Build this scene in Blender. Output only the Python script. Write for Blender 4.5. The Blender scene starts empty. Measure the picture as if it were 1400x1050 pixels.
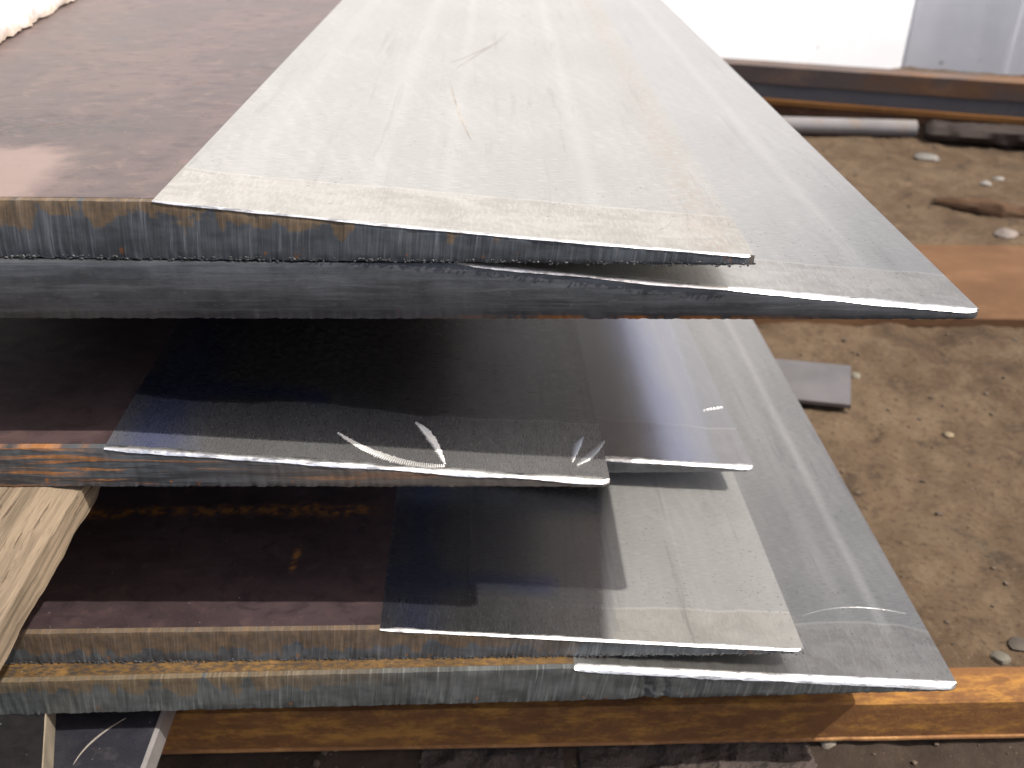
import bpy, bmesh, math, random
from mathutils import Vector, noise as mnoise

random.seed(7)
scene = bpy.context.scene
COL = scene.collection

# ------------------------------------------------------------------ camera, world, sun, exposure
D = 0.4                       # unit of the layout: distance camera - front of the stack (m)
ZG = 1.432                     # ground, in D below the camera
CAMH = ZG * D
FPX = 1250.0
PITCH = math.radians(31.0)
YAW = math.radians(1.96)
fw = Vector((math.sin(YAW) * math.cos(PITCH), math.cos(YAW) * math.cos(PITCH), -math.sin(PITCH)))
rt = Vector((math.cos(YAW), -math.sin(YAW), 0))
up = rt.cross(fw)
CAMP = Vector((0, 0, CAMH))

cd = bpy.data.cameras.new("camera")
cam = bpy.data.objects.new("camera", cd)
COL.objects.link(cam)
cam.location = CAMP
cam.rotation_euler = (math.pi / 2 - PITCH, 0, -YAW)
cd.sensor_width = 36
cd.lens = FPX / 1400 * 36
cd.clip_start = 0.01
cd.clip_end = 500
cd.dof.use_dof = True
cd.dof.focus_distance = 0.47
cd.dof.aperture_fstop = 11
scene.camera = cam

SHX, SHY = -0.64, 0.26        # shadow shift per unit of height
EL = math.atan2(1, math.hypot(SHX, SHY))
AZ = math.atan2(-SHX, -SHY)
w = bpy.data.worlds.new("World")
scene.world = w
w.use_nodes = True
wn = w.node_tree.nodes
bg = wn["Background"]
sk = wn.new("ShaderNodeTexSky")
sk.sky_type = 'NISHITA'
sk.sun_disc = False
sk.sun_elevation = EL
sk.sun_rotation = AZ
sk.air_density = 0.8
sk.dust_density = 5.0
sk.ozone_density = 1.0
w.node_tree.links.new(sk.outputs[0], bg.inputs[0])
bg.inputs[1].default_value = 0.13

sd = bpy.data.lights.new("sun", 'SUN')
sd.energy = 3.6
sd.angle = math.radians(0.6)
sd.color = (1.0, 0.96, 0.90)
sun = bpy.data.objects.new("sun", sd)
COL.objects.link(sun)
sun.rotation_euler = Vector((SHX, SHY, -1)).to_track_quat('-Z', 'Y').to_euler()

scene.view_settings.view_transform = 'Standard'
scene.view_settings.look = 'None'
scene.view_settings.exposure = 0.66
scene.view_settings.gamma = 1
scene.cycles.use_denoising = True
scene.cycles.max_bounces = 8

# ------------------------------------------------------------------ layout helpers
def ray(x, y):
    return fw + rt * ((x - 700) / FPX) - up * ((y - 525) / FPX)

def at(x, y, Z):
    """point of the level plane Z (in D below the camera) that lies on a line of sight"""
    d = ray(x, y)
    k = -Z * D / d.z
    return CAMP + d * k

def zon(x, y, a, b):
    """height where a line of sight meets the upright plane through a and b"""
    d = ray(x, y)
    n = Vector((b.y - a.y, -(b.x - a.x), 0))
    k = n.dot(a - CAMP) / n.dot(d)
    return (CAMP + d * k)

def zz(Z):
    return CAMH - Z * D

# ------------------------------------------------------------------ object helpers
def tag(o, label=None, cat=None, group=None, kind=None):
    if label: o['label'] = label
    if cat: o['category'] = cat
    if group: o['group'] = group
    if kind: o['kind'] = kind
    return o

def empty(name, loc, label, cat, group=None):
    o = bpy.data.objects.new(name, None)
    o.empty_display_size = 0.05
    COL.objects.link(o)
    o.location = loc
    return tag(o, label, cat, group)

def mesh_obj(name, verts, faces, mat, parent=None, uvs=None, smooth=True, origin=None):
    """world-space verts; uvs per vertex; origin = where the object stands"""
    if parent is not None:
        off = Vector(parent.matrix_basis.translation)
        if parent.parent: off = off + Vector(parent.parent.matrix_basis.translation)
    else:
        off = Vector(origin) if origin is not None else Vector((0, 0, 0))
    me = bpy.data.meshes.new(name)
    me.from_pydata([tuple(Vector(v) - off) for v in verts], [], faces)
    if uvs is not None:
        ul = me.uv_layers.new(name="UVMap")
        if uvs and isinstance(uvs[0], list):           # one uv per face corner
            flat_uv = [q for f in uvs for q in f]
            for lp in me.loops: ul.data[lp.index].uv = flat_uv[lp.index]
        else:
            for lp in me.loops: ul.data[lp.index].uv = uvs[lp.vertex_index]
    bm = bmesh.new(); bm.from_mesh(me)
    bmesh.ops.recalc_face_normals(bm, faces=bm.faces)
    bm.to_mesh(me); bm.free()
    if smooth:
        me.polygons.foreach_set("use_smooth", [True] * len(me.polygons))
        me.set_sharp_from_angle(angle=math.radians(32))
    me.materials.append(mat)
    o = bpy.data.objects.new(name, me)
    COL.objects.link(o)
    if parent is not None: o.parent = parent
    else: o.location = off
    return o

class Buf:
    def __init__(s): s.v = []; s.f = []; s.uv = []
    def add(s, p, uv=(0, 0)):
        s.v.append(Vector(p)); s.uv.append(uv); return len(s.v) - 1
    def grid(s, pts, uvs=None):
        """pts[i][j] -> quads"""
        ids = [[s.add(p, uvs[i][j] if uvs else (0, 0)) for j, p in enumerate(r)] for i, r in enumerate(pts)]
        for i in range(len(ids) - 1):
            for j in range(len(ids[0]) - 1):
                s.f.append((ids[i][j], ids[i + 1][j], ids[i + 1][j + 1], ids[i][j + 1]))
        return ids
    def build(s, name, mat, parent=None, smooth=True, origin=None):
        return mesh_obj(name, s.v, s.f, mat, parent, s.uv, smooth, origin)

def fbm(p, o=4):
    return mnoise.fractal(Vector(p), 1.0, 2.0, o, noise_basis='PERLIN_ORIGINAL')

# ------------------------------------------------------------------ node helpers
class NT:
    def __init__(s, name):
        s.m = bpy.data.materials.new(name); s.m.use_nodes = True
        s.t = s.m.node_tree; s.t.nodes.clear()
        s.out = s.t.nodes.new("ShaderNodeOutputMaterial")
        s.b = s.t.nodes.new("ShaderNodeBsdfPrincipled")
        s.t.links.new(s.b.outputs[0], s.out.inputs[0])
    def put(s, sock, v):
        if isinstance(v, bpy.types.NodeSocket): s.t.links.new(v, sock)
        else: sock.default_value = v
    def set(s, **k):
        names = dict(color="Base Color", metal="Metallic", rough="Roughness", normal="Normal", spec="Specular IOR Level",
                     aniso="Anisotropic", tangent="Tangent", coat="Coat Weight", coatr="Coat Roughness")
        for a, v in k.items():
            if a == 'color' and not isinstance(v, bpy.types.NodeSocket): v = (*v, 1)
            s.put(s.b.inputs[names[a]], v)
    def uv(s):
        n = s.t.nodes.new("ShaderNodeUVMap"); n.uv_map = "UVMap"; return n.outputs[0]
    def obj(s):
        return s.t.nodes.new("ShaderNodeTexCoord").outputs["Object"]
    def sep(s, v):
        n = s.t.nodes.new("ShaderNodeSeparateXYZ"); s.put(n.inputs[0], v); return n.outputs
    def scale(s, v, sc, off=(0, 0, 0)):
        n = s.t.nodes.new("ShaderNodeMapping"); s.put(n.inputs[0], v)
        n.inputs['Scale'].default_value = sc; n.inputs['Location'].default_value = off
        return n.outputs[0]
    def noise(s, v, sc=1, det=4, rough=.55, dist=0):
        n = s.t.nodes.new("ShaderNodeTexNoise"); s.put(n.inputs['Vector'], v)
        n.inputs['Scale'].default_value = sc; n.inputs['Detail'].default_value = det
        n.inputs['Roughness'].default_value = rough; n.inputs['Distortion'].default_value = dist
        return n.outputs[0]
    def voro(s, v, sc=1, feat='F1'):
        n = s.t.nodes.new("ShaderNodeTexVoronoi"); n.feature = feat; s.put(n.inputs['Vector'], v)
        n.inputs['Scale'].default_value = sc; return n.outputs['Distance']
    def math(s, op, a, b=None, c=None):
        n = s.t.nodes.new("ShaderNodeMath"); n.operation = op
        s.put(n.inputs[0], a)
        if b is not None: s.put(n.inputs[1], b)
        if c is not None: s.put(n.inputs[2], c)
        return n.outputs[0]
    def add(s, a, b): return s.math('ADD', a, b)
    def sub(s, a, b): return s.math('SUBTRACT', a, b)
    def mul(s, a, b): return s.math('MULTIPLY', a, b)
    def clamp(s, a): 
        n = s.t.nodes.new("ShaderNodeClamp"); s.put(n.inputs[0], a); return n.outputs[0]
    def step(s, v, lo, hi):
        """smooth 0->1 between lo and hi (hi may be below lo: falling)"""
        n = s.t.nodes.new("ShaderNodeMapRange"); n.interpolation_type = 'SMOOTHSTEP'
        s.put(n.inputs[0], v)
        if hi > lo: a, b, c, d = lo, hi, 0., 1.
        else: a, b, c, d = hi, lo, 1., 0.
        for i, q in zip((1, 2, 3, 4), (a, b, c, d)): n.inputs[i].default_value = q
        return n.outputs[0]
    def band(s, v, c, wd):
        return s.step(s.math('ABSOLUTE', s.sub(v, c)), wd, 0.0)
    def mix(s, f, a, b):
        n = s.t.nodes.new("ShaderNodeMix"); n.data_type = 'RGBA'
        s.put(n.inputs[0], f)
        for i, q in ((6, a), (7, b)):
            if not isinstance(q, bpy.types.NodeSocket): q = (*q, 1)
            s.put(n.inputs[i], q)
        return n.outputs[2]
    def mixf(s, f, a, b):
        n = s.t.nodes.new("ShaderNodeMix"); n.data_type = 'FLOAT'
        s.put(n.inputs[0], f); s.put(n.inputs[2], a); s.put(n.inputs[3], b); return n.outputs[0]
    def bump(s, h, strength=.2, dist=.001, n0=None):
        n = s.t.nodes.new("ShaderNodeBump"); s.put(n.inputs['Height'], h)
        n.inputs['Strength'].default_value = strength; n.inputs['Distance'].default_value = dist
        if n0 is not None: s.put(n.inputs['Normal'], n0)
        return n.outputs[0]

# ------------------------------------------------------------------ materials
def ground_steel(name, seed, seams, wid, rust_edge=0., col=(.60, .59, .57), rough=.34, dust=0.25, pits=1.0, endw=.035, matte=None, aniso=.55, tex=1., stripfilm=0., blue_sheen=None, smear=.22):
    """bare steel ground bright; uv.x = metres from the start of the bevel, uv.y = metres from the front end"""
    t = NT(name); uv = t.uv(); o = t.sep(uv); u, v = o[0], o[1]
    off = (seed * 3.1, seed * 1.7, seed)
    fine = t.noise(t.scale(uv, (130, 2600, 1), off), 1, 3, .6)           # cross scratches
    fine2 = t.noise(t.scale(uv, (900, 3000, 1), off), 1, 2, .5)
    pas = t.noise(t.scale(uv, (55, 1.2, 1), off), 1, 3, .6)               # long passes of the grinder
    cloud = t.noise(t.scale(uv, (14, 9, 1), off), 1, 5, .6)
    # hand-ground strip next to the cut end
    wob = t.noise(t.scale(uv, (9, 3, 1), off), 1, 3, .5)
    edge = t.add(v, t.mul(t.sub(wob, .5), .030))
    strip = t.step(edge, endw + .0025, endw - .0015)
    ridge = t.band(edge, endw, .0016)
    sw = t.noise(t.scale(uv, (700, 160, 1), off), 1, 3, .6, .6)
    f = t.mixf(strip, fine, sw)
    c = t.mix(t.step(cloud, .25, .75), tuple(k * .94 for k in col), col)
    c = t.mix(t.mul(t.step(pas, .35, .7), .30), c, tuple(k * .80 for k in col))
    c = t.mix(t.mul(t.step(f, .56, .34), tex), c, tuple(k * .80 for k in col))
    c = t.mix(t.mul(t.step(f, .50, .70), .8 * tex), c, tuple(min(.95, k * 1.25) for k in col))
    tick = t.mul(t.step(t.noise(t.scale(uv, (210, 1500, 1), (seed * 3, 1, 0)), 1, 2, .5), .62, .70), t.step(t.noise(t.scale(uv, (75, 3, 1), (seed, 8, 0)), 1, 3, .6), .44, .62))
    c = t.mix(t.clamp(t.mul(tick, .48 * pits)), c, tuple(k * .30 for k in col))
    c = t.mix(t.mul(ridge, .35), c, (.85, .84, .80))
    arc = t.noise(t.scale(uv, (26, 60, 1), (seed, 2, 7)), 1, 4, .6, 1.2)
    c = t.mix(t.mul(strip, t.mul(t.step(arc, .44, .62), .45 * tex)), c, tuple(min(.9, k * 1.3) for k in col))
    c = t.mix(t.mul(strip, t.mul(t.step(arc, .47, .34), .35 * tex)), c, tuple(k * .62 for k in col))
    c = t.mix(t.mul(strip, .35), c, (col[0] * .98, col[1] * .93, col[2] * .83))
    sm = None
    for (u0, wd, a) in seams:
        k = t.mul(t.band(t.add(u, t.mul(t.sub(wob, .5), .006)), u0, wd), a)
        sm = k if sm is None else t.math('MAXIMUM', sm, k)
    if sm is not None:
        sm = t.mul(sm, t.step(v, endw * .7, endw * 1.15))
        c = t.mix(t.mul(sm, .26), c, (.80, .79, .76))
    wv = t.t.nodes.new('ShaderNodeTexWave'); wv.wave_type = 'RINGS'; wv.rings_direction = 'Z'
    t.put(wv.inputs['Vector'], t.scale(uv, (1, .55, 1), (.35 + seed * .05, .22, 0)))
    wv.inputs['Scale'].default_value = 26; wv.inputs['Distortion'].default_value = 9; wv.inputs['Detail'].default_value = 4; wv.inputs['Detail Scale'].default_value = 1.3
    ar = t.mul(t.step(wv.outputs[1], .55, .95), t.step(cloud, .40, .62))
    c = t.mix(t.mul(ar, .08), c, tuple(min(.9, k * 1.5) for k in col))
    if blue_sheen:  # bluish reflection painted into the steel colour
        bl = t.noise(t.scale(uv, (30, 16, 1), (seed, 4, 4)), 1, 4, .6)
        bz = t.add(t.band(t.add(u, t.mul(t.sub(bl, .5), .03)), blue_sheen[0], blue_sheen[1]), t.mul(t.band(t.add(v, t.mul(t.sub(bl, .5), .02)), endw + .012, .016), t.step(u, wid * .45, wid * .40)))
        c = t.mix(t.mul(t.clamp(bz), blue_sheen[2]), c, (.16, .22, .55))
    # long dark smears
    sme = t.noise(t.scale(uv, (120, 6, 1), (seed * 7, 2, 0)), 1, 4, .6, .3)
    c = t.mix(t.mul(t.step(sme, .56, .74), smear), c, (.20, .19, .19))
    # pits and dashes
    pn = t.noise(t.scale(uv, (420, 700, 1), off), 1, 2, .5)
    pm = t.noise(t.scale(uv, (16, 10, 1), (seed, 5, 0)), 1, 3, .6)
    pit = t.mul(t.step(pn, .67, .72), t.step(pm, .46, .62))
    pit = t.clamp(t.mul(pit, .9 * pits))
    c = t.mix(pit, c, (.10, .10, .11))
    if rust_edge:
        rm = t.mul(t.band(t.add(u, t.mul(t.sub(cloud, .5), .02)), wid * .94, wid * .07), t.step(t.noise(t.scale(uv, (260, 120, 1), off), 1, 5, .7), .38, .6))
        c = t.mix(t.mul(rm, rust_edge), c, (.46, .31, .19))
    r = t.add(rough - .06, t.mul(f, .16))
    r = t.add(r, t.mul(cloud, .04))
    if sm is not None: r = t.add(r, t.mul(sm, .05))
    r = t.add(r, t.mul(pit, .2))
    # thin film of dust / oxide lets some matt light through
    film = t.clamp(t.mul(t.add(.6, t.mul(t.step(cloud, .3, .75), .5)), dust * .38))
    an = aniso
    if stripfilm: film = t.add(film, t.mul(strip, stripfilm))
    if matte:
        mz = t.step(t.sub(u, t.mul(v, matte[1])), matte[0] - .002, matte[0] + .012)
        r = t.add(t.mixf(mz, t.sub(r, .08), t.add(r, .16)), 0.0)
        film = t.add(t.mul(film, t.mixf(mz, .3, 1.0)), t.mul(mz, .24))
        an = t.mixf(mz, .1, .85)
        c = t.mix(mz, t.mix(.45, c, (.30, .31, .36)), c)
    hgt = t.add(t.mul(f, .6), t.add(t.mul(fine2, .25), t.mul(pit, -.7)))
    hgt = t.add(hgt, t.add(t.mul(ridge, .5), t.mul(pas, 1.2)))
    t.set(color=c, metal=t.sub(1.0, film), rough=r, normal=t.bump(hgt, .22 * tex, .0004), aniso=an)
    tn = t.t.nodes.new('ShaderNodeTangent'); tn.direction_type = 'UV_MAP'; tn.uv_map = 'UVMap'; t.set(tangent=tn.outputs[0])
    return t.m

def mill_scale(name, seed, col=(.105, .085, .085), patch=None, rust=.15, rough=.36, scuff=None, rustlines=()):
    """rolled skin; uv.x = metres from the bevel start (negative to the left), uv.y = metres from the front"""
    t = NT(name); uv = t.uv(); o = t.sep(uv); u, v = o[0], o[1]
    off = (seed * 2.3, seed * 4.1, seed)
    a = t.noise(t.scale(uv, (11, 14, 1), off), 1, 6, .62, .4)
    st = t.noise(t.scale(uv, (25, 110, 1), off), 1, 4, .6, .3)
    gr = t.noise(t.scale(uv, (900, 900, 1), off), 1, 3, .7)
    c = t.mix(t.step(a, .3, .72), tuple(k * .72 for k in col), tuple(k * 1.3 for k in col))
    c = t.mix(t.mul(t.step(st, .5, .75), .45), c, (col[0] * .5, col[1] * .52, col[2] * .6))
    mo = t.noise(t.scale(uv, (60, 75, 1), off), 1, 6, .7, .5)
    c = t.mix(t.mul(t.step(mo, .50, .66), .6), c, (col[0] * .42, col[1] * .42, col[2] * .48))
    c = t.mix(t.mul(t.step(mo, .46, .34), .45), c, (min(1, col[0] * 1.9), col[1] * 1.75, col[2] * 1.6))
    c = t.mix(t.mul(t.step(gr, .5, .7), .35), c, tuple(k * 1.9 for k in col))
    r = t.add(rough, t.mul(t.sub(a, .5), .25)); r = t.add(r, t.mul(gr, .10))
    if scuff:
        (v0, w0, u0, wu) = scuff
        m = t.mul(t.band(t.add(v, t.mul(t.sub(a, .5), .06)), v0, w0), t.band(u, u0, wu))
        m = t.mul(m, t.step(t.noise(t.scale(uv, (160, 420, 1), off), 1, 5, .7), .42, .6))
        c = t.mix(t.mul(m, .8), c, (.035, .037, .042))
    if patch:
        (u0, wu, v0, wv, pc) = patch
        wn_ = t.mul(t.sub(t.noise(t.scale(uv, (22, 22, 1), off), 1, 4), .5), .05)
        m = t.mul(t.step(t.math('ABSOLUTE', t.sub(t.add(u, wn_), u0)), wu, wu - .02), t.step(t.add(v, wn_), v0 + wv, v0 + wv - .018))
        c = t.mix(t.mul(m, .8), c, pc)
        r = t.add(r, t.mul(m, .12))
    if rust:
        rn = t.noise(t.scale(uv, (34, 46, 1), (seed, 9, 1)), 1, 6, .7)
        m = t.mul(t.step(rn, .60, .74), rust)
        c = t.mix(m, c, (.22, .095, .035)); r = t.add(r, t.mul(m, .25))
    for (along, c0, w0, lo, hi, amt) in rustlines:
        p, q = (v, u) if along == 'u' else (u, v)
        wob = t.mul(t.sub(t.noise(t.scale(uv, (30, 30, 1), off), 1, 4), .5), w0 * 3)
        m = t.mul(t.band(t.add(p, wob), c0, w0), t.mul(t.step(q, lo, lo + .03 * (hi - lo) + .004), t.step(q, hi, hi - .02)))
        m = t.mul(m, t.step(t.noise(t.scale(uv, (130, 170, 1), off), 1, 5, .7), .42, .60))
        c = t.mix(t.mul(m, amt), c, (.34, .15, .04)); r = t.add(r, t.mul(m, .3))
    spk = t.step(t.noise(t.scale(uv, (520, 420, 1), (seed, 3, 3)), 1, 1, .5), .775, .80)
    c = t.mix(t.mul(spk, .7), c, (.5, .48, .45))
    h = t.add(t.add(t.mul(a, .8), t.mul(mo, .7)), t.add(t.mul(st, .5), t.mul(gr, .25)))
    t.set(color=c, metal=.45, rough=r, normal=t.bump(h, .25, .0007))
    return t.m

def cut_face(name, seed, thick, mode='drag', ochre=(.24, .14, .05), base=(.070, .078, .086), rust_top=.5, rust_amt=.8, orange_bottom=0., sheen=.4, rust_u=None, ob_u=None):
    """flame-cut end; uv.x = metres from the bevel start, uv.y = height above the underside (m)"""
    t = NT(name); uv = t.uv(); o = t.sep(uv); u, v = o[0], o[1]
    off = (seed * 5.3, seed * 1.1, seed); base = tuple(k * 1.35 for k in base)
    h = t.mul(v, 1 / thick)
    usl = t.sub(u, t.mul(v, .13))
    cmb = t.t.nodes.new('ShaderNodeCombineXYZ'); t.put(cmb.inputs[0], usl); t.put(cmb.inputs[1], v)
    dr = t.noise(t.scale(cmb.outputs[0], (620, 22, 1), off), 1, 4, .65, .05)           # drag lines
    dr2 = t.noise(t.scale(cmb.outputs[0], (210, 10, 1), off), 1, 3, .6, .1)
    gr = t.noise(t.scale(uv, (1500, 1500, 1), off), 1, 3, .7)
    hz = t.noise(t.scale(uv, (16, 260, 1), off), 1, 5, .65, .2)            # lengthwise streaks
    cl = t.noise(t.scale(uv, (30, 60, 1), off), 1, 5, .65)
    bl = t.noise(t.scale(uv, (75, 12, 1), off), 1, 3, .5)                  # blocky runs
    c = t.mix(t.step(cl, .3, .7), tuple(k * .65 for k in base), tuple(k * 1.35 for k in base))
    if mode == 'drag':
        c = t.mix(t.mul(t.step(dr, .52, .75), .8), c, tuple(min(1, k * 2.6) for k in base))
        c = t.mix(t.mul(t.step(dr2, .5, .3), .6), c, tuple(k * .45 for k in base))
        bl2 = t.noise(t.scale(uv, (14, 3, 1), off), 1, 4, .6); hl = t.add(h, t.mul(t.sub(bl, .5), 1.3)); hl = t.add(hl, t.mul(t.sub(cl, .5), 1.1)); hl = t.add(hl, t.mul(t.sub(bl2, .5), 1.4))
        rm = t.mul(t.step(hl, rust_top, rust_top + .10), t.add(.55, t.mul(t.step(gr, .35, .6), .45)))
    elif mode == 'streak':
        c = t.mix(t.mul(t.step(hz, .46, .62), .8), c, (.035, .036, .04))
        c = t.mix(t.mul(t.step(u, .02, .15), .75), c, (.16, .135, .115))
        hz2 = t.noise(t.scale(uv, (11, 190, 1), (seed, 8, 8)), 1, 5, .7, .3)
        rm = t.step(hz2, .50, .62)
    else:                                                                   # 'smooth': saw/plasma face, faint lengthwise lines
        c = t.mix(t.mul(t.step(hz, .45, .7), .7), c, tuple(k * 1.7 for k in base))
        rm = t.step(t.add(cl, t.mul(bl, .2)), .80, .9)
        blot = t.noise(t.scale(uv, (160, 300, 1), off), 1, 4, .7)
        c = t.mix(t.mul(t.step(blot, .58, .7), .5), c, (.16, .16, .165))
    rm = t.mul(rm, rust_amt)
    if rust_u: rm = t.mul(rm, t.mixf(t.step(t.add(u, t.mul(t.sub(cl, .5), .06)), rust_u[0], rust_u[1]), 1.0, rust_u[2]))
    rc = t.mix(t.step(t.noise(t.scale(uv, (120, 120, 1), off), 1, 5, .7), .35, .7), tuple(k * .6 for k in ochre), tuple(k * 1.2 for k in ochre))
    if mode == 'drag': rc = t.mix(t.mul(t.step(dr, .45, .75), .5), rc, tuple(k * 1.8 for k in ochre))
    c = t.mix(rm, c, rc)
    spots = t.mul(t.step(t.noise(t.scale(uv, (120, 120, 1), (seed, 7, 3)), 1, 3), .66, .72), t.step(h, .5, .3))
    c = t.mix(t.mul(spots, .8 * rust_amt), c, (.33, .13, .035))
    if orange_bottom:
        ob = t.mul(t.step(t.add(h, t.mul(t.sub(gr, .5), .12)), .10, .03), t.step(t.noise(t.scale(uv, (40, 1, 1), off), 1, 4, .7), .42, .55))
        if ob_u: ob = t.mul(ob, t.band(u, (ob_u[0] + ob_u[1]) / 2, (ob_u[1] - ob_u[0]) / 2))
        c = t.mix(t.mul(ob, orange_bottom), c, (.50, .19, .035))
    hh = t.add(t.mul(gr, .25), t.mul(cl, .5))
    if mode == 'drag': hh = t.add(hh, t.add(t.mul(dr, 1.0), t.mul(dr2, .9)))
    else: hh = t.add(hh, t.mul(hz, .8))
    r = t.add(.46, t.mul(cl, .16)); r = t.add(r, t.mul(rm, .22))
    t.set(color=c, metal=t.mul(t.sub(1.0, rm), sheen), rough=r, normal=t.bump(hh, .55, .0007))
    return t.m

def rust_mat(name, seed, dark=(.11, .048, .024), mid=(.22, .10, .042), light=(.36, .18, .065), sc=1., stretch=(1, 1, 1), grey=0., glow=0., grime=.4):
    t = NT(name); p = t.scale(t.obj(), stretch, (seed, seed * 2, seed * 3))
    a = t.noise(p, 9 * sc, 6, .62, .3)
    b = t.noise(p, 45 * sc, 5, .65)
    g = t.noise(p, 400 * sc, 4, .7)
    c = t.mix(t.step(a, .3, .62), dark, mid)
    c = t.mix(t.mul(t.step(b, .48, .72), .75), c, light)
    if grey: c = t.mix(t.mul(t.step(a, .62, .42), grey), c, (.115, .118, .125))
    if glow:
        s2 = t.noise(t.scale(t.obj(), (26, 90, 80), (seed, 1, 2)), 1, 8, .8)
        c = t.mix(t.mul(t.step(s2, .45, .65), glow), c, (.50, .25, .05))
    c = t.mix(t.mul(t.step(g, .55, .72), grime), c, tuple(k * .5 for k in dark))
    t.set(color=c, rough=t.add(.78, t.mul(b, .2)), metal=0.0, spec=.15,
          normal=t.bump(t.add(t.mul(b, .8), t.mul(g, .6)), .5, .0012))
    return t.m

def plain(name, col, rough=.5, metal=0., bumpsc=300, bump=.2, var=.25, dist=.0006):
    t = NT(name); p = t.obj()
    a = t.noise(p, bumpsc * .06, 5, .6); g = t.noise(p, bumpsc, 4, .65)
    c = t.mix(t.step(a, .3, .7), tuple(k * (1 - var) for k in col), tuple(min(1, k * (1 + var)) for k in col))
    t.set(color=c, rough=t.add(rough - .05, t.mul(g, .12)), metal=metal, normal=t.bump(t.add(g, a), bump, dist))
    return t.m

def dirt_mat():
    t = NT("dirt"); p = t.obj()
    a = t.noise(p, 3.5, 6, .6, .3); b = t.noise(p, 22, 6, .65, .4); g = t.noise(p, 160, 5, .7); gg = t.noise(p, 900, 3, .7)
    c = t.mix(t.step(a, .32, .68), (0.0632, 0.0403, 0.0230), (0.1031, 0.0696, 0.0416))
    c = t.mix(t.mul(t.step(b, .46, .66), .55), c, (0.1289, 0.0910, 0.0563))
    c = t.mix(t.mul(t.step(b, .46, .30), .85), c, (0.0386, 0.0254, 0.0160))
    c = t.mix(t.mul(t.step(g, .52, .66), .6), c, (0.0290, 0.0189, 0.0114))
    c = t.mix(t.mul(t.step(g, .42, .32), .45), c, (0.1740, 0.1301, 0.0832))
    gl = t.noise(p, 7, 4, .6)
    c = t.mix(t.mul(t.step(gl, .60, .74), .5), c, (0.0741, 0.0611, 0.0421))
    # shade of the stack put into the soil colour near it
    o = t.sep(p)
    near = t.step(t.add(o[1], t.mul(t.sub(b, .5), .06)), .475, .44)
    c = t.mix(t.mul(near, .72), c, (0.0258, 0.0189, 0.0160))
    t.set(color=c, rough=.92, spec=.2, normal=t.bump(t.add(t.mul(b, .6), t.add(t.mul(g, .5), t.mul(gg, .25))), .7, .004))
    return t.m

def wall_mat(name, gr):
    """whitewashed panels: gr adds grey blotches, stronger on the shaded wall"""
    t = NT(name); p = t.obj(); o = t.sep(p)
    a = t.noise(p, 2.2, 5, .6); b = t.noise(p, 14, 5, .65); st = t.noise(t.scale(p, (9, 9, 1.2)), 1, 5, .6)
    c = t.mix(t.step(a, .3, .7), (.78, .80, .82), (.84, .85, .86))
    c = t.mix(t.mul(t.step(b, .6, .75), .06 + .3 * gr), c, (.52, .54, .56))
    grime = t.clamp(t.add(gr * .3, t.mul(t.step(st, .42, .7), gr)))  # greying by gr, not fed into the colour
    bot = t.step(t.add(o[2], t.mul(t.sub(b, .5), .2)), .22, .02)
    c = t.mix(t.mul(bot, .3), c, (.45, .46, .48))
    sp = t.step(t.noise(t.scale(p, (16, 16, 22)), 1, 2, .5), .74, .78)
    c = t.mix(t.mul(sp, .7), c, (.16, .17, .18))
    t.set(color=c, rough=.85, spec=.2, normal=t.bump(t.add(b, t.noise(p, 120, 4, .6)), .3, .002))
    return t.m

def timber_mat(name, col=(.50, .365, .225), seed=0.):
    t = NT(name); uv = t.uv(); off = (seed, seed, 0)
    gr = t.noise(t.scale(uv, (260, 9, 1), off), 1, 6, .65, .5)
    big = t.noise(t.scale(uv, (40, 5, 1), off), 1, 4, .6, .4)
    fine = t.noise(t.scale(uv, (900, 60, 1), off), 1, 4, .7)
    c = t.mix(t.step(gr, .34, .62), tuple(k * .58 for k in col), tuple(k * 1.15 for k in col))
    c = t.mix(t.mul(t.step(big, .55, .75), .5), c, (col[0] * .62, col[1] * .62, col[2] * .62))
    cr = t.noise(t.scale(uv, (170, 11, 1), (3 + seed, 1, 0)), 1, 5, .7, .8)
    crk = t.step(cr, .60, .64)
    c = t.mix(t.mul(crk, .85), c, (.085, .052, .032))
    c = t.mix(t.mul(t.step(fine, .5, .65), .5), c, tuple(k * .55 for k in col))
    t.set(color=c, rough=.82, spec=.25, normal=t.bump(t.add(t.mul(gr, .8), t.add(t.mul(crk, -1.5), t.mul(fine, .3))), .6, .0009))
    return t.m

M = {}
t = NT("bright_edge"); p = t.obj(); g1 = t.noise(t.scale(p, (90, 400, 400)), 1, 4, .65); g2 = t.noise(p, 700, 3, .6)
t.set(color=t.mix(t.step(g1, .36, .52), (.42, .41, .40), (.90, .89, .87)), metal=1.0, rough=t.add(.34, t.mul(g2, .16)), normal=t.bump(t.add(g1, g2), .15, .0005))
M['glint'] = t.m
M['dross'] = plain("dross", (.06, .06, .062), .45, .35, 700, .3, .5)
M['gouge_sheen'] = plain('gouge_highlight', (.70, .69, .66), .42, .7, 700, .3, .08)  # bright base colour stands in for the highlight on the gouges
M['dirt'] = dirt_mat()
M['wall2'] = wall_mat('whitewash_shaded', .07)  # greyer copy for the shaded wall, its shade partly in the colour
M['timber'] = timber_mat("timber", (.205, .155, .104))
M['timber_dark'] = timber_mat("dark_timber", (.19, .125, .08), 4.)

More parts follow.
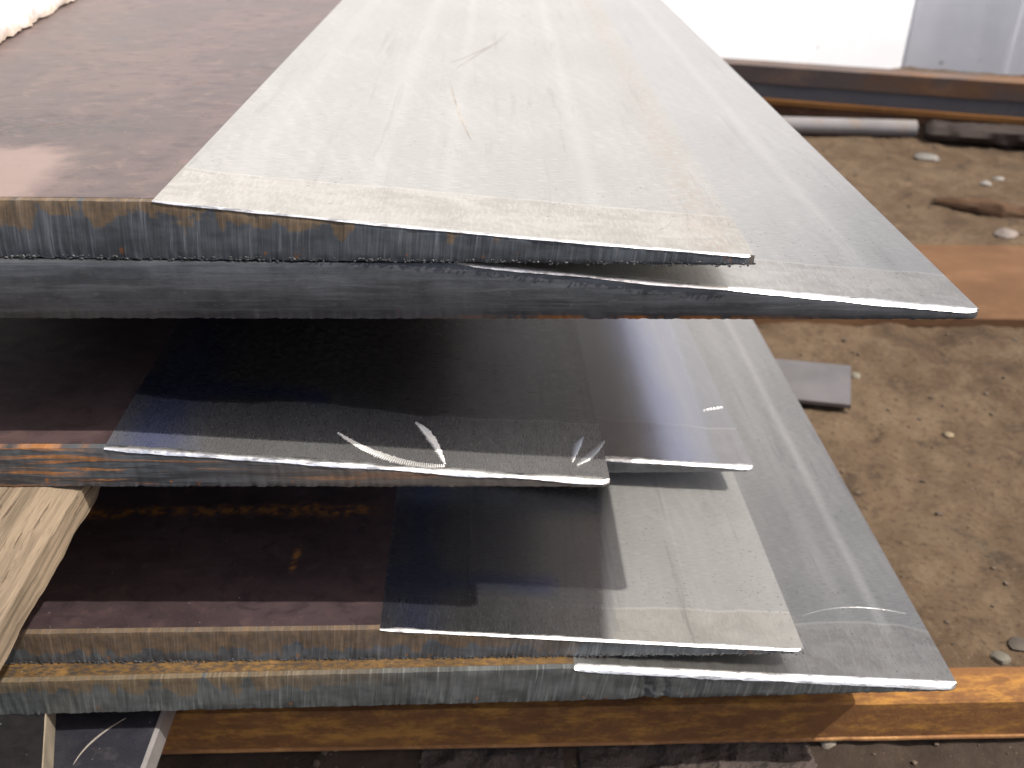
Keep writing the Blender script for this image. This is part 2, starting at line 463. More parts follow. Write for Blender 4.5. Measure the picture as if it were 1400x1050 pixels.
# ------------------------------------------------------------------ steel plates
def build_plate(label, group, Ztop, t, fl, fr, tip, bs, far, left, mats, seed, tip_t=.012, edge_c=.0012, length=3.3, sag=0., bulge=0., bevel_w=None, dross=None, edge_from=None, end_strip=.035, slope_w=0., notch=None):
    """fl, fr: sight lines of the underside of the front end (left, right); tip: upper corner of the thin edge;
    bs: where the bevel starts on the front edge; far: a second point of the thin edge."""
    zb = zz(Ztop + t); ztop = zz(Ztop); T = ztop - zb; tt = tip_t * D
    A = at(*fl, Ztop + t); B = at(*fr, Ztop + t)
    e1 = (B - A).normalized()
    ztip = Ztop + t - tip_t
    tp = at(*tip, ztip); tf = at(*far, ztip)
    e2 = (tf - tp); e2.z = 0; e2.normalize()
    O = Vector((A.x, A.y, zb))
    def fit(p):     # oblique coordinates
        d = p - O; det = e1.x * e2.y - e1.y * e2.x
        return (d.x * e2.y - d.y * e2.x) / det, (e1.x * d.y - e1.y * d.x) / det
    se = fit(tp)[0]
    sb = se - bevel_w * D if bevel_w else fit(at(*bs, Ztop))[0]
    sl = fit(Vector((left * D, A.y, zb)))[0]
    W = se - sb; L = length * D
    def P(s, q, z): return O + e1 * s + e2 * q + Vector((0, 0, z))
    rnd = random.Random(seed)
    ks = [rnd.uniform(-1, 1) for _ in range(9)]
    def zt(s):
        """height of the bevelled top above the underside"""
        if s <= sb: return T
        x = (s - sb) / W
        z = T - (T - tt) * x
        z += sag * T * 4 * x * (1 - x) * -1
        # facets left by the passes of the machine
        k = x * 8; i = min(7, int(k)); f = k - i
        z += (ks[i] * (1 - f) + ks[i + 1] * f) * T * .006 * (1 if 0 < x < 1 else 0) * min(1, 6 * x, 6 * (1 - x))
        return z
    root = empty("steel_plate", P(se, 0, 0), label, "steel plate", group)
    EN = .004                                   # thickness of the cut-end skin
    # mill-scale body
    b = Buf()
    qs = [0, .01, .03, .08, .2, .5, 1.0, L] if L > 1 else [0, .02, .08, .2, .4, L * .6, L]
    ss = [sl + (sb - sl) * i / 10 for i in range(11)]
    b.grid([[P(s, q, T) for q in qs] for s in ss], [[(s - sb, q) for q in qs] for s in ss])
    b.grid([[P(s, q, 0) for q in qs] for s in ss], [[(s - sb, q + 3) for q in qs] for s in ss])
    for s in (sl, sb):
        b.grid([[P(s, q, z) for q in qs] for z in (0, T)], [[(s - sb + z, q) for q in qs] for z in (0, T)])
    for q in (0, L):
        b.grid([[P(s, q, z) for s in ss] for z in (0, T)], [[(s - sb, q + z) for s in ss] for z in (0, T)])
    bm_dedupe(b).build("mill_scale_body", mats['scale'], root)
    # ground bevel wedge
    b = Buf()
    n = 56
    ss = [sb + W * i / n for i in range(n + 1)]
    qv = [0] + [.002 + .11 * (i / 30) ** 1.4 for i in range(31)] + [.15, .22, .35, .6, 1.0, L]
    qv = sorted(set([-(EN - min(.0032, 1.7 * edge_c))] + [q for q in qv if 0 < q <= L * .98] + [L]))
    def dz(s, q):
        x = (s - sb) / W
        m = max(0, min(1, (end_strip - q + .012 * (mnoise.noise(Vector((s * 9 + seed, 0, 0))))) / .012))
        taper = min(1, 5 * x, 5 * (1 - x)) if 0 < x < 1 else 0
        return -m * taper * T * (.008 + .006 * abs(mnoise.noise(Vector((s * 26, q * 18, seed))))) + slope_w * 0
    b.grid([[P(s, q, zt(s) + dz(s, q)) for q in qv] for s in ss], [[(s - sb, q) for q in qv] for s in ss])
    b.grid([[P(s, q, 0) for q in qv] for s in ss], [[(s - sb, q + 2) for q in qv] for s in ss])
    b.grid([[P(se, q, z) for q in qv] for z in (0, tt)], [[(W, q + z) for q in qv] for z in (0, tt)])
    for q in (qv[0], L):
        b.grid([[P(s, q, f * (zt(s) + dz(s, q))) for s in ss] for f in (0, 1)], [[(s - sb, q + .0) for s in ss] for f in (0, 1)])
    bm_dedupe(b).build("ground_bevel", mats['bevel'], root)
    # cut end: a displaced skin over the whole end face
    ef = edge_from if edge_from is not None else 0.0
    def ec(s):
        x = (s - sb) / W
        if x < ef: return .0004
        return edge_c * min(1, .45 + (x - ef) * 14)
    b = Buf()
    ncol = int((se - sl) / .0011); rows = 14
    pts = []; uvs = []
    for i in range(ncol + 1):
        s = sl + (se - sl) * i / ncol
        h = zt(s) + dz(s, 0) - ec(s)
        col = []; uc = []
        corner = max(0, (s - (se - .006)) / .006)
        dent = 0
        if notch: dent = .0016 * math.exp(-((s - sb - notch) / .0030) ** 2) + .0016 * math.exp(-((s - sb - notch + .012) / .006) ** 2)
        for j in range(rows + 1):
            f = j / rows; z = h * f
            k = bulge * math.sin(math.pi * f) * (h / T)
            nz = fbm((s * 330, z * 14, seed), 3) * .00022 + fbm((s * 70, z * 40, seed + 3), 3) * .00030
            if mats.get('smooth'): nz *= .35
            low = max(0, 1 - f * 6)
            nz += low * (.0006 * fbm((s * 420, 2.2, seed), 3) - .0004)
            zj = z + (low * .0005 * fbm((s * 260, 7.7, seed), 3) if j == 0 else 0)
            nz -= dent * (1 - f * .5) * (1 + .8 * fbm((s * 300, z * 200, 5), 3))
            if f > .93: nz -= .0003
            q = -EN - k - nz + corner ** 2 * .0028
            col.append(P(s, q, zj)); uc.append((s - sb, z))
        pts.append(col); uvs.append(uc)
    b.grid(pts, uvs)
    for j in (0, rows):            # return to the plate
        zs = [0 if j == 0 else None] * (ncol + 1)
        r = [[pts[i][j], P(sl + (se - sl) * i / ncol, 0, 0 if j == 0 else zt(sl + (se - sl) * i / ncol) - ec(sl + (se - sl) * i / ncol) * .5)] for i in range(ncol + 1)]
        b.grid(r, [[uvs[i][j], uvs[i][j]] for i in range(ncol + 1)])
    b.grid([[pts[ncol][j], P(se, 0, (zt(se) - ec(se)) * j / rows)] for j in range(rows + 1)], [[uvs[ncol][j]] * 2 for j in range(rows + 1)])
    b.grid([[pts[0][j], P(sl, 0, T * j / rows)] for j in range(rows + 1)], [[uvs[0][j]] * 2 for j in range(rows + 1)])
    bm_dedupe(b).build("cut_end", mats['cut'], root)
    # burnished arris along the front of the bevel
    b = Buf(); pts = []
    s0 = sb + W * ef
    for i in range(241):
        s = s0 + (se - s0) * i / 240
        h = zt(s) + dz(s, 0); c = ec(s) * max(.25, .95 + .55 * fbm((s * 30, 3, seed), 3) + .16 * fbm((s * 200, 9, seed), 2))
        ew = min(.0034, 1.8 * c)
        corner = max(0, (s - (se - .006)) / .006)
        row = []
        for k in range(5):
            a = k / 4 * math.pi / 2
            row.append(P(s, -EN + ew * (1 - math.sin(a)) - .00035 * (k == 4) + corner ** 2 * .0028 * math.sin(a), h - c * 1.05 * (1 - math.cos(a)) + .0001))
        row.insert(0, P(s, -EN + ew * 1.25, h + .00008))
        pts.append(row)
    b.grid(pts)
    b.grid([[pts[240][k], P(se - .0002, -EN + .0035, tt * .75)] for k in range(6)])
    bm_dedupe(b).build("burnished_edge", M['glint'], root)
    if dross:
        b = Buf(); rr = random.Random(seed + 9)
        for i in range(dross):
            s = sl + (se - sl) * rr.random() ** .9
            r = rr.uniform(.0002, .0006)
            blob(b, P(s, -EN - rr.uniform(-.0003, .0006), rr.uniform(-.0004, .0016)), r * rr.uniform(1, 2.2), r * .8, r, rr)
        o = b.build("slag_bead", M['dross'], root); o['kind'] = 'stuff'
    return root, P, dict(sb=sb, se=se, sl=sl, W=W, zt=zt, T=T, L=L, fit=fit, dz=dz)

def blob(b, c, rx, ry, rz, rr, n=6, m=4):
    base = len(b.v)
    sd = rr.random() * 50
    def pt(th, ph):
        d = Vector((math.cos(th) * math.sin(ph), math.sin(th) * math.sin(ph), math.cos(ph)))
        k = 1 + .35 * mnoise.noise(d * 1.3 + Vector((sd, 0, 0)))
        return Vector(c) + Vector((d.x * rx, d.y * ry, d.z * rz)) * k
    ids = []
    topi = b.add(pt(0, 0)); 
    for j in range(1, m):
        ids.append([b.add(pt(2 * math.pi * i / n, math.pi * j / m)) for i in range(n)])
    boti = b.add(pt(0, math.pi))
    for i in range(n):
        k = (i + 1) % n
        b.f.append((topi, ids[0][i], ids[0][k])); b.f.append((boti, ids[-1][k], ids[-1][i]))
        for j in range(m - 2): b.f.append((ids[j][i], ids[j + 1][i], ids[j + 1][k], ids[j][k]))

def bm_dedupe(b):
    """weld coincident corners into one closed shell; uvs stay with the face corners"""
    key = {}; mp = []; v = []
    for p in b.v:
        k = (round(p.x, 6), round(p.y, 6), round(p.z, 6))
        if k not in key: key[k] = len(v); v.append(p)
        mp.append(key[k])
    f = []; uv = []; seen = set()
    for fc in b.f:
        g = [(mp[i], b.uv[i]) for i in fc]
        h = [x for i, x in enumerate(g) if x[0] != g[i - 1][0]]
        ids = [x[0] for x in h]
        if len(h) < 3 or len(set(ids)) != len(ids) or frozenset(ids) in seen: continue
        seen.add(frozenset(ids)); f.append(tuple(ids)); uv.append([x[1] for x in h])
    b.v, b.uv, b.f = v, uv, f
    return b

G = "steel plates with tapered bright edges in the stack"
LEFT = -1.45
# 1: top plate
W1 = .69 * D
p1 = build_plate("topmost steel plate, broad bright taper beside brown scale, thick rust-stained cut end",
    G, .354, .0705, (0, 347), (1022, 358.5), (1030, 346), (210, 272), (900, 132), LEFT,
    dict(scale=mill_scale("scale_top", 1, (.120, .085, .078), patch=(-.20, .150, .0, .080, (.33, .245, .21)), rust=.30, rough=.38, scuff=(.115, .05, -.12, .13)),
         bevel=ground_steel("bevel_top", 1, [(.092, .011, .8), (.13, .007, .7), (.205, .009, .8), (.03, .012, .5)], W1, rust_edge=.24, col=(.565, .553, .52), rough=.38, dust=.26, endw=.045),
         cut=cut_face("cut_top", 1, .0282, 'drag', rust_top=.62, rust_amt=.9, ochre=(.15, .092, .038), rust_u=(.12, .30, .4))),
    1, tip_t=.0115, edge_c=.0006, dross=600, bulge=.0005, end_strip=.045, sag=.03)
# 2
p2 = build_plate("second plate from the top, smooth dark grey end, sharp bright tip reaching farthest right",
    G, .4262, .0735, (0, 430), (1316, 432), (1335, 419), (620, 366), (905, 0), LEFT,
    dict(scale=mill_scale("scale_second", 2, (.08, .07, .07), rust=.5),
         bevel=ground_steel("bevel_second", 2, [(.208, .009, .8), (.06, .006, .4), (.15, .008, .4)], .25, col=(.53, .525, .51), rough=.34, dust=.25, endw=.04),
         cut=cut_face("cut_second", 2, .0294, 'smooth', base=(.060, .063, .068), rust_amt=.15, orange_bottom=.9, sheen=.55, ob_u=(-.03, .20)), smooth=True),
    2, tip_t=.0115, edge_c=.0014, bulge=.0016, end_strip=.04)
# 3
p3 = build_plate("third plate from the top, dark shaded taper with bright crescent grinder marks",
    G, .694, .064, (0, 659), (826, 660), (833, 650), (145, 607), (785, 432), LEFT,
    dict(scale=mill_scale("scale_third", 3, (.095, .062, .060), rust=.22, rough=.33),
         bevel=ground_steel("bevel_third", 3, [(.02, .008, .3)], .26, col=(.44, .44, .45), rough=.24, dust=.12, pits=.5, endw=.05, aniso=.15, tex=.35, stripfilm=.13, blue_sheen=(.022, .035, .6)),
         cut=cut_face("cut_third", 3, .0256, 'streak', ochre=(.36, .15, .042), rust_amt=.95, rust_u=(-.01, .18, .3))),
    3, tip_t=.0085, edge_c=.0018, end_strip=.05)
# 4: tucked under the third
p4 = build_plate("plate set back behind the third plate, only its dark tip in view",
    G, .9685, .0655, (700, 643.5), (1020, 640.5), (1028, 632), (520, 600), (935, 435), LEFT,
    dict(scale=mill_scale("scale_fourth", 4), bevel=ground_steel("bevel_fourth", 4, [(.225, .006, .5)], .26, col=(.40, .40, .42), rough=.24, dust=.05, pits=.5, endw=.05, matte=(.228, .05), tex=.35, blue_sheen=(.20, .03, .35)),
         cut=cut_face("cut_fourth", 4, .0264, 'smooth', base=(.05, .052, .056), rust_amt=.3)),
    4, tip_t=.0085, edge_c=.0016, bevel_w=.65, end_strip=.05, length=2.9)
# 5
p5 = build_plate("second plate from the bottom, dark rust-streaked scale at left, pitted bright taper at right",
    G, 1.0355, .064, (0, 901), (1084, 887), (1096, 879), (520, 855), (1000, 641), LEFT,
    dict(scale=mill_scale("scale_fifth", 5, (.070, .048, .050), rust=.22, rough=.30, rustlines=[('u', .112, .009, -.235, -.005, 1.), ('v', -.062, .004, .045, .085, .9)]),
         bevel=ground_steel("bevel_fifth", 5, [(.055, .0014, .5), (.20, .0016, .4)], .26, col=(.50, .495, .47), rough=.30, dust=.25, pits=2.0, endw=.03, matte=(.136, .10), tex=.7, blue_sheen=(.020, .030, .7), smear=.55),
         cut=cut_face("cut_fifth", 5, .0256, 'drag', rust_top=.38, rust_amt=.9, ochre=(.125, .074, .032), rust_u=(.05, .15, .25))),
    5, tip_t=.0065, edge_c=.0009, dross=700, end_strip=.03)
# 6
p6 = build_plate("lowest plate of the stack, ridged blue-grey cut end, wide bright tapered side at the right",
    G, 1.1005, .0735, (0, 971), (1296, 938), (1305, 928), (785, 907), (1028, 435), LEFT,
    dict(scale=mill_scale("scale_lowest", 6, (.19, .108, .036), rust=.9, scuff=(.0, .4, -.3, .6), rough=.5),
         bevel=ground_steel("bevel_lowest", 6, [(.215, .007, .9), (.15, .008, .3), (.19, .012, .3)], .245, col=(.40, .395, .38), rough=.36, dust=.25, pits=1.3, endw=.042, smear=.45),
         cut=cut_face("cut_lowest", 6, .0294, 'drag', rust_top=.66, rust_amt=.8, base=(.078, .084, .082), ochre=(.14, .085, .03), rust_u=(-.20, -.08, .10))),
    6, tip_t=.010, edge_c=.0030, edge_from=0.0, end_strip=.042, notch=.058)

# grinder gouges: small curved rows of ridges cut into a bevel by hand
def gouge(plate, u0, v0, u1, v1, sag, wid, n, taper=1.0):
    root, P, g = plate
    b = Buf(); bevel = [c for c in root.children if c.name.startswith("ground_bevel")][0]
    for i in range(n):
        f = (i + .15) / n; f2 = (i + .80) / n
        pts = []
        for ff in (f, (f + f2) / 2, f2):
            u = u0 + (u1 - u0) * ff; v = v0 + (v1 - v0) * ff + sag * 4 * ff * (1 - ff)
            wd = wid * (math.sin(math.pi * (.08 + .84 * ff))) ** taper
            row = []
            du, dv = (u1 - u0), (v1 - v0) + sag * 4 * (1 - 2 * ff); ln = math.hypot(du, dv); nx_, ny_ = -dv / ln, du / ln
            wj = wd * (1 + .35 * mnoise.noise(Vector((i * .9, u0 * 90, 2))))
            for k, lift in ((-1, 0.00002), (-.2, .0005), (.5, .0008), (1, .00002)):
                s = g['sb'] + u + nx_ * k * wj * .8
                q = v + ny_ * k * wj * .8
                lf = lift if ff != f2 else lift * .2
                row.append(P(s, q, g['zt'](s) + g['dz'](s, max(0, q)) + lf + .00006))
            pts.append(row)
        b.grid(pts)
    return b.build("grinder_mark", M['gouge_sheen'], bevel, smooth=False)

def uvpx(plate, x, y, Z):
    g = plate[2]; s, q = g['fit'](at(x, y, Z)); return s - g['sb'], max(.001, q)
def gouge_px(plate, a, c, sag, wid, n, Z):
    u0, v0 = uvpx(plate, *a, Z); u1, v1 = uvpx(plate, *c, Z)
    return gouge(plate, u0, v0, u1, v1, sag, wid, n)
gouge_px(p3, (462, 596), (608, 634), -.0085, .0036, 52, .724)
gouge_px(p3, (568, 578), (608, 632), .006, .0034, 36, .728)
gouge_px(p3, (797, 600), (782, 636), .003, .0026, 18, .750)
gouge_px(p3, (826, 604), (788, 640), -.002, .0026, 20, .751)
gouge_px(p4, (962, 556), (990, 549), .001, .0012, 6, 1.01)

M['faint'] = plain('faint_scratch', (.66, .65, .63), .42, 1.0, 900, .5, .2)
M['smudge'] = plain("smudge", (.40, .36, .31), .5, .5, 900, .3, .2)
def scratch_px(plate, pts_px, wid, Z, mat):
    root, P, g = plate; bev = [c for c in root.children if c.name.startswith("ground_bevel")][0]
    bu = Buf(); rows = []; n = 40
    uvp = []
    for x, y in pts_px:
        s_, q_ = g['fit'](at(x, y, Z)); uvp.append(Vector((s_, q_, 0)))
    for i in range(n + 1):
        f = i / n
        if len(uvp) == 3: p = uvp[0] * (1 - f) ** 2 + uvp[1] * 2 * f * (1 - f) + uvp[2] * f * f
        else: p = uvp[0] * (1 - f) + uvp[1] * f
        w_ = wid * math.sin(math.pi * (.06 + .88 * f)) * (1 + .5 * mnoise.noise(Vector((f * 22, wid * 900, 1))))
        rows.append([P(p.x + k * w_, p.y + k * w_ * .6, g['zt'](p.x) + g['dz'](p.x, p.y) + .00012 + (.00012 if k == 0 else 0)) for k in (-1, 0, 1)])
    bu.grid(rows); return bu.build("scratch", mat, bev)
scratch_px(p1, [(698, 38), (676, 66), (616, 92)], .00055, .39, M['smudge'])
scratch_px(p1, [(690, 52), (660, 72), (622, 100)], .0004, .39, M['smudge'])
scratch_px(p1, [(616, 112), (622, 150), (644, 190)], .0006, .385, M['smudge'])
scratch_px(p1, [(900, 322), (912, 314), (918, 308)], .0003, .412, M['glint'])
scratch_px(p6, [(1096, 852), (1150, 826), (1240, 838)], .0003, 1.16, M['faint'])

# ------------------------------------------------------------------ timbers between the plates
def timber(label, x0, x1, y0, y1, ztop, zbot, under=0., mat=None, seed=0, axis='y', group=None, edge_pts=None):
    """rough baulk with worn arrises; under = how far the right side is cut back below"""
    b = Buf(); n = 60
    prof = [(0, 0), (0, .5), (0, 1), (.2, 1), (.45, 1), (.7, 1), (.9, 1), (1, .97), (1, .82), (1, .5), (1, .2), (1, 0), (.5, 0)]
    pts = []; uvs = []
    for i in range(n + 1):
        f = i / n; row = []; ur = []; per = 0; last = None
        for (a, h) in prof + [prof[0]]:
            if axis == 'y':
                yy = y0 + (y1 - y0) * f
                xr = x1
                if edge_pts:
                    (pa, pb) = edge_pts; k = (yy - pa.y) / (pb.y - pa.y); xr = pa.x + (pb.x - pa.x) * k
                xx = x0 + (xr - x0) * a - under * max(0, (.82 - h)) * (a == 1) - under * .8 * (a == .5 and h == 0) * 0
                if a == 1: xx += .0022 * fbm((yy * 30, h * 1.5, seed), 4)
                z = zbot + (ztop - zbot) * h
                if 0 < h and h > .9 and a < 1: z -= abs(.0022 * fbm((xx * 40, yy * 5, seed), 4))
                p = Vector((xx, yy, z))
            else:
                xx = x0 + (x1 - x0) * f
                yy = y0 + (y1 - y0) * a + .003 * fbm((xx * 20, h, seed), 3)
                z = zbot + (ztop - zbot) * h - (abs(.001 * fbm((xx * 6, yy * 30, seed), 3)) if h > .9 else 0)
                p = Vector((xx, yy, z))
            if last is not None: per += (p - last).length
            last = p; row.append(p); ur.append((per, (y0 if axis == 'y' else x0) + (y1 - y0 if axis == 'y' else x1 - x0) * f))
        pts.append(row); uvs.append(ur)
    ids = b.grid(pts, uvs)
    b.f.append(tuple(ids[0][:-1])); b.f.append(tuple(ids[-1][:-1]))
    o = b.build("timber", mat or M['timber'], origin=((x0 + x1) / 2, (y0 + y1) / 2, zbot))
    return tag(o, label, "timber", group)

ea = at(135, 660, .80); eb = at(0, 900, .80)
timber("pale weathered timber with cracked splintery edge, sticking out between the plates at left", -.95 * D, 0, .70 * D, 1.35 * D, zz(.7595), zz(1.0345), under=.19 * D / .82, edge_pts=(eb, ea), seed=2)
GT = "packing timbers hidden between the plates"
for (yy, zt_, zb_, xa, xb, lb) in (
        (2.5, .5005, .6935, -1.3, .0, "dark packing timber between the second and third plates, deep in the gap"),
        (3.0, .7595, .9675, -1.3, .1, "dark packing timber under the rear of the third plate"),
        (2.9, 1.1750, ZG, -1.3, .35, "dark packing timber on the ground under the rear of the lowest plate"),
        (3.6, .5005, .6935, -1.3, .0, "dark packing timber at the far back end of the gap under the second plate")):
    timber(lb, xa * D, xb * D, yy * D, (yy + .22) * D, zz(zt_), zz(zb_), mat=M['timber_dark'], axis='x', seed=yy, group=GT)

# ------------------------------------------------------------------ steel offcuts under the stack (lower left)
def flat(name, label, cat, corners, th, mat, edge_mat=None, group=None, part='side_face', chamf=.0006):
    """flat piece from four upper corners (world), its narrow faces a part of their own"""
    c = sum(corners, Vector()) / 4
    root = empty(name, (c.x, c.y, corners[0].z - th), label, cat, group)
    b = Buf(); n = 10
    A, B_, C_, Dd = corners       # going round
    def bil(i, j, z): 
        p = (A * (1 - i) + B_ * i) * (1 - j) + (Dd * (1 - i) + C_ * i) * j
        return p + Vector((0, 0, z))
    for z in (0, -th):
        b.grid([[bil(i / n, j / n, z) for j in range(n + 1)] for i in range(n + 1)], [[((i / n) * (B_ - A).length, (j / n) * (Dd - A).length) for j in range(n + 1)] for i in range(n + 1)])
    for k in range(4):
        ij = [(i / n, 0) for i in range(n + 1)], [(1, i / n) for i in range(n + 1)], [(1 - i / n, 1) for i in range(n + 1)], [(0, 1 - i / n) for i in range(n + 1)]
        b.grid([[bil(i, j, z) for z in (0, -th)] for (i, j) in ij[k]])
    bm_dedupe(b).build("plate_face", mat, root)
    e = Buf(); ring = [A, B_, C_, Dd]
    for k in range(4):
        p, q = ring[k], ring[(k + 1) % 4]
        out = (q - p).cross(Vector((0, 0, 1))).normalized()
        m = (p + q) / 2
        if out.dot(m - c) < 0: out = -out
        nn = 14
        rows = []
        for i in range(nn + 1):
            s = p + (q - p) * (i / nn)
            rows.append([s + Vector((0, 0, .00015)), s + out * chamf + Vector((0, 0, -chamf)), s + out * chamf + Vector((0, 0, -th + chamf)), s + Vector((0, 0, -th))])
        e.grid(rows, [[((q - p).length * i / nn, z) for z in (0, chamf, th - chamf, th)] for i in range(nn + 1)])
    bm_dedupe(e).build(part, edge_mat or mat, root)
    return root

M['off_scale'] = mill_scale("scale_offcut", 11, (.045, .045, .056), rust=.12, rough=.30)
M['off_scale2'] = mill_scale("scale_offcut_black", 12, (.022, .020, .021), rust=.05, rough=.35)
M['off_edge'] = plain("offcut_edge", (.33, .31, .30), .38, .6, 600, .3)
M['off_edge_tan'] = plain("offcut_edge_tan", (.36, .30, .22), .45, .4, 600, .3)
ZA = 1.1750
a0, a1 = at(62, 970, ZA), at(57, 1050, ZA)
da = (a1 - a0)
front = a0 + da * 1.7; back = a0 - da * 3
lw = Vector((-.16, 0, 0))
flat("steel_offcut", "black steel offcut with pale edge, poking out under the stack at bottom left corner", "steel offcut",
     [front + lw, front, back, back + lw], .055 * D, M['off_scale2'], M['off_edge_tan'])
ZB = ZA + .0565
b0, b1 = at(222, 968, ZB), at(192, 1050, ZB)
c0, c1 = at(75, 970, ZB), at(66, 1050, ZB)
fr_ = b0 + (b1 - b0) * 1.7; bk_ = b0 - (b1 - b0) * 2.5
fl_ = Vector((fr_.x - .14, fr_.y, fr_.z)); bl_ = Vector((bk_.x - .15, bk_.y, bk_.z))
mid = flat("steel_offcut", "grey-blue steel offcut with a curved scratch and light slanted side, under the lowest plate", "steel offcut",
     [fl_, fr_, bk_, bl_], .05 * D, M['off_scale'], M['off_edge'], chamf=.0022)
# curved scratch on it
b = Buf(); pts = []
q0, q1, q2 = at(100, 1046, ZB), at(118, 1012, ZB), at(172, 982, ZB)
for i in range(25):
    f = i / 24; p = q0 * (1 - f) ** 2 + q1 * 2 * f * (1 - f) + q2 * f * f
    wd = .0005 * math.sin(math.pi * (.05 + .9 * f))
    pts.append([p + Vector((-wd, wd, .00008)), p + Vector((0, 0, .0002)), p + Vector((wd, -wd, .00008))])
b.grid(pts); b.build("scratch", M['smudge'], [c for c in mid.children if c.name.startswith("plate_face")][0])
blk = Buf()
# block that carries the offcuts (out of sight behind the lowest plate)
timber("short timber block carrying the steel offcuts under the lowest plate", -.95 * D, -.35 * D, 1.36 * D, 1.62 * D, zz(ZB + .0505), zz(ZG), mat=M['timber_dark'], axis='x', seed=9)

# ------------------------------------------------------------------ ground
def gh(x, y):
    r = math.hypot(x - .4, y - 1)
    k = 1 / (1 + max(0, r - 3) * .3)
    h = .010 * fbm((x * 3.1, y * 3.1, 1), 4) + .006 * fbm((x * 14, y * 14, 2), 4)
    h += .0026 * fbm((x * 60, y * 60, 4), 3) + .005 * abs(fbm((x * 26, y * 26, 6), 4))
    if y < .465:                       # lumpy soil in front
        h += .004 * abs(fbm((x * 45, y * 45, 8), 4)) * min(1, (.465 - y) * 20)
    return -.008 + h * k * .75
def axis(lo, hi, st, far):
    a = []; v = lo
    while v < hi: a.append(v); v += st
    out = [lo - (far) * ((i / 14) ** 3) for i in range(14, 0, -1)]
    out2 = [hi + (far) * ((i / 14) ** 3) for i in range(0, 15)]
    return out + a + out2
xs = axis(-.55, 1.75, .0078, 90); ys = axis(.36, 2.75, .0078, 90)
vs = []; fs = []
for x in xs:
    for y in ys: vs.append(Vector((x, y, gh(x, y))))
ny = len(ys)
for i in range(len(xs) - 1):
    for j in range(ny - 1):
        a = i * ny + j; fs.append((a, a + ny, a + ny + 1, a + 1))
gr = mesh_obj("ground", vs, fs, M['dirt'])
gr['kind'] = 'structure'
print("ground quads", len(fs))

# gravel and crumbs nobody would count
M['crumb'] = plain("crumb", (.085, .062, .042), .9, 0, 200, .4, .45, .002)
b = Buf(); rr = random.Random(3)
for i in range(5200):
    x = rr.uniform(-.4, 1.7); y = .40 + 2.2 * rr.random() ** 1.4
    r = .0007 + .0026 * rr.random() ** 4
    blob(b, (x, y, gh(x, y) + r * .25), r * rr.uniform(.8, 1.6), r * rr.uniform(.8, 1.4), r * .8, rr, 5, 3)
o = b.build("gravel", M['crumb'], smooth=False); o['kind'] = 'stuff'; o['label'] = "earth crumbs and grit scattered over the brown ground"

def pebble(label, px, size, col, seed, flatn=.6, name="stone", cat="stone"):
    p = at(px[0], px[1], ZG); rr = random.Random(seed); size *= .8
    b = Buf(); z = gh(p.x, p.y)
    blob(b, (p.x, p.y, z + size * flatn * .3), size * 1.2, size, size * flatn, rr, 10, 7)
    t = plain("stone_%d" % seed, tuple(k * .33 for k in col), .8, 0, 300, .4, .3, .001)
    return tag(b.build(name, t, origin=(p.x, p.y, z)), label, cat)
pebble("round flat grey-white pebble against the back of the front rusty bar", (1370, 897), .0085, (.34, .30, .23), 1, .5)
pebble("small yellowish pebble catching the light in the middle of the bare ground", (1300, 583), .0065, (.55, .42, .24), 2)
pebble("pale pebble beside the corner of the grey steel offcut on the ground", (1170, 506), .008, (.42, .37, .27), 3)
pebble("white chip, upper of two lying near the top of the bare ground", (1367, 237), .012, (.62, .57, .50), 4)
pebble("white chip, lower of two lying near the top of the bare ground", (1349, 246), .011, (.60, .56, .50), 5)
pebble("pale pink stone behind the rusty flat bar by the dark bark strip", (1376, 318), .02, (.52, .42, .36), 6, .4)
pebble("flat greyish stone in front of the round bar's end", (1268, 210), .028, (.40, .37, .32), 7, .35)
pebble("whitish-blue stone chip in front of the front rusty bar, left of centre", (462, 1017), .006, (.42, .46, .47), 8, .6)
pebble("light tan chip poking out beneath the front rusty bar", (1132, 1013), .006, (.40, .34, .26), 9, .6)
pebble("grey stone half sunk behind the front rusty bar at the right edge", (1394, 880), .010, (.19, .15, .11), 10, .3)

# dark blocks in front of the bar
M['soilblock'] = plain("soil_block", (.046, .034, .028), .97, 0, 170, 1., .6, .006)
def soil_block(label, xa, xb, yf=1062, depth=.10, seed=0):
    A = at(xa, 1030, ZG); B_ = at(xb, 1030, ZG)
    b = Buf(); n = 40; m = 26; top = []
    y0, y1 = at(700, 1075, ZG).y, at(700, 985, ZG).y
    for i in range(n + 1):
        f = i / n; row = []
        for j in range(m + 1):
            g = j / m
            x = A.x + (B_.x - A.x) * f; y = y0 + (y1 - y0) * g
            e = min(1, 6 * min(f, 1 - f) + .02, 6 * min(g, 1 - g) + .02)
            z = gh(x, y) + .001 + .004 * e ** .5 + .0045 * fbm((x * 60, y * 60, seed), 5)
            if i in (0, n) or j in (0, m): z = -.02
            xx = x + .0015 * fbm((y * 50, seed, 2), 3)
            row.append(Vector((xx, y, z)))
        top.append(row)
    b.grid(top)
    c = (A + B_) / 2
    return tag(b.build("earth_block", M['soilblock'], origin=(c.x, c.y, 0)), label, "block")
soil_block("dark earth-caked block in front of the rusty bar, narrower middle one", 572, 776, seed=1)
soil_block("dark earth-caked block in front of the rusty bar, wide right-hand one", 784, 1120, seed=2)

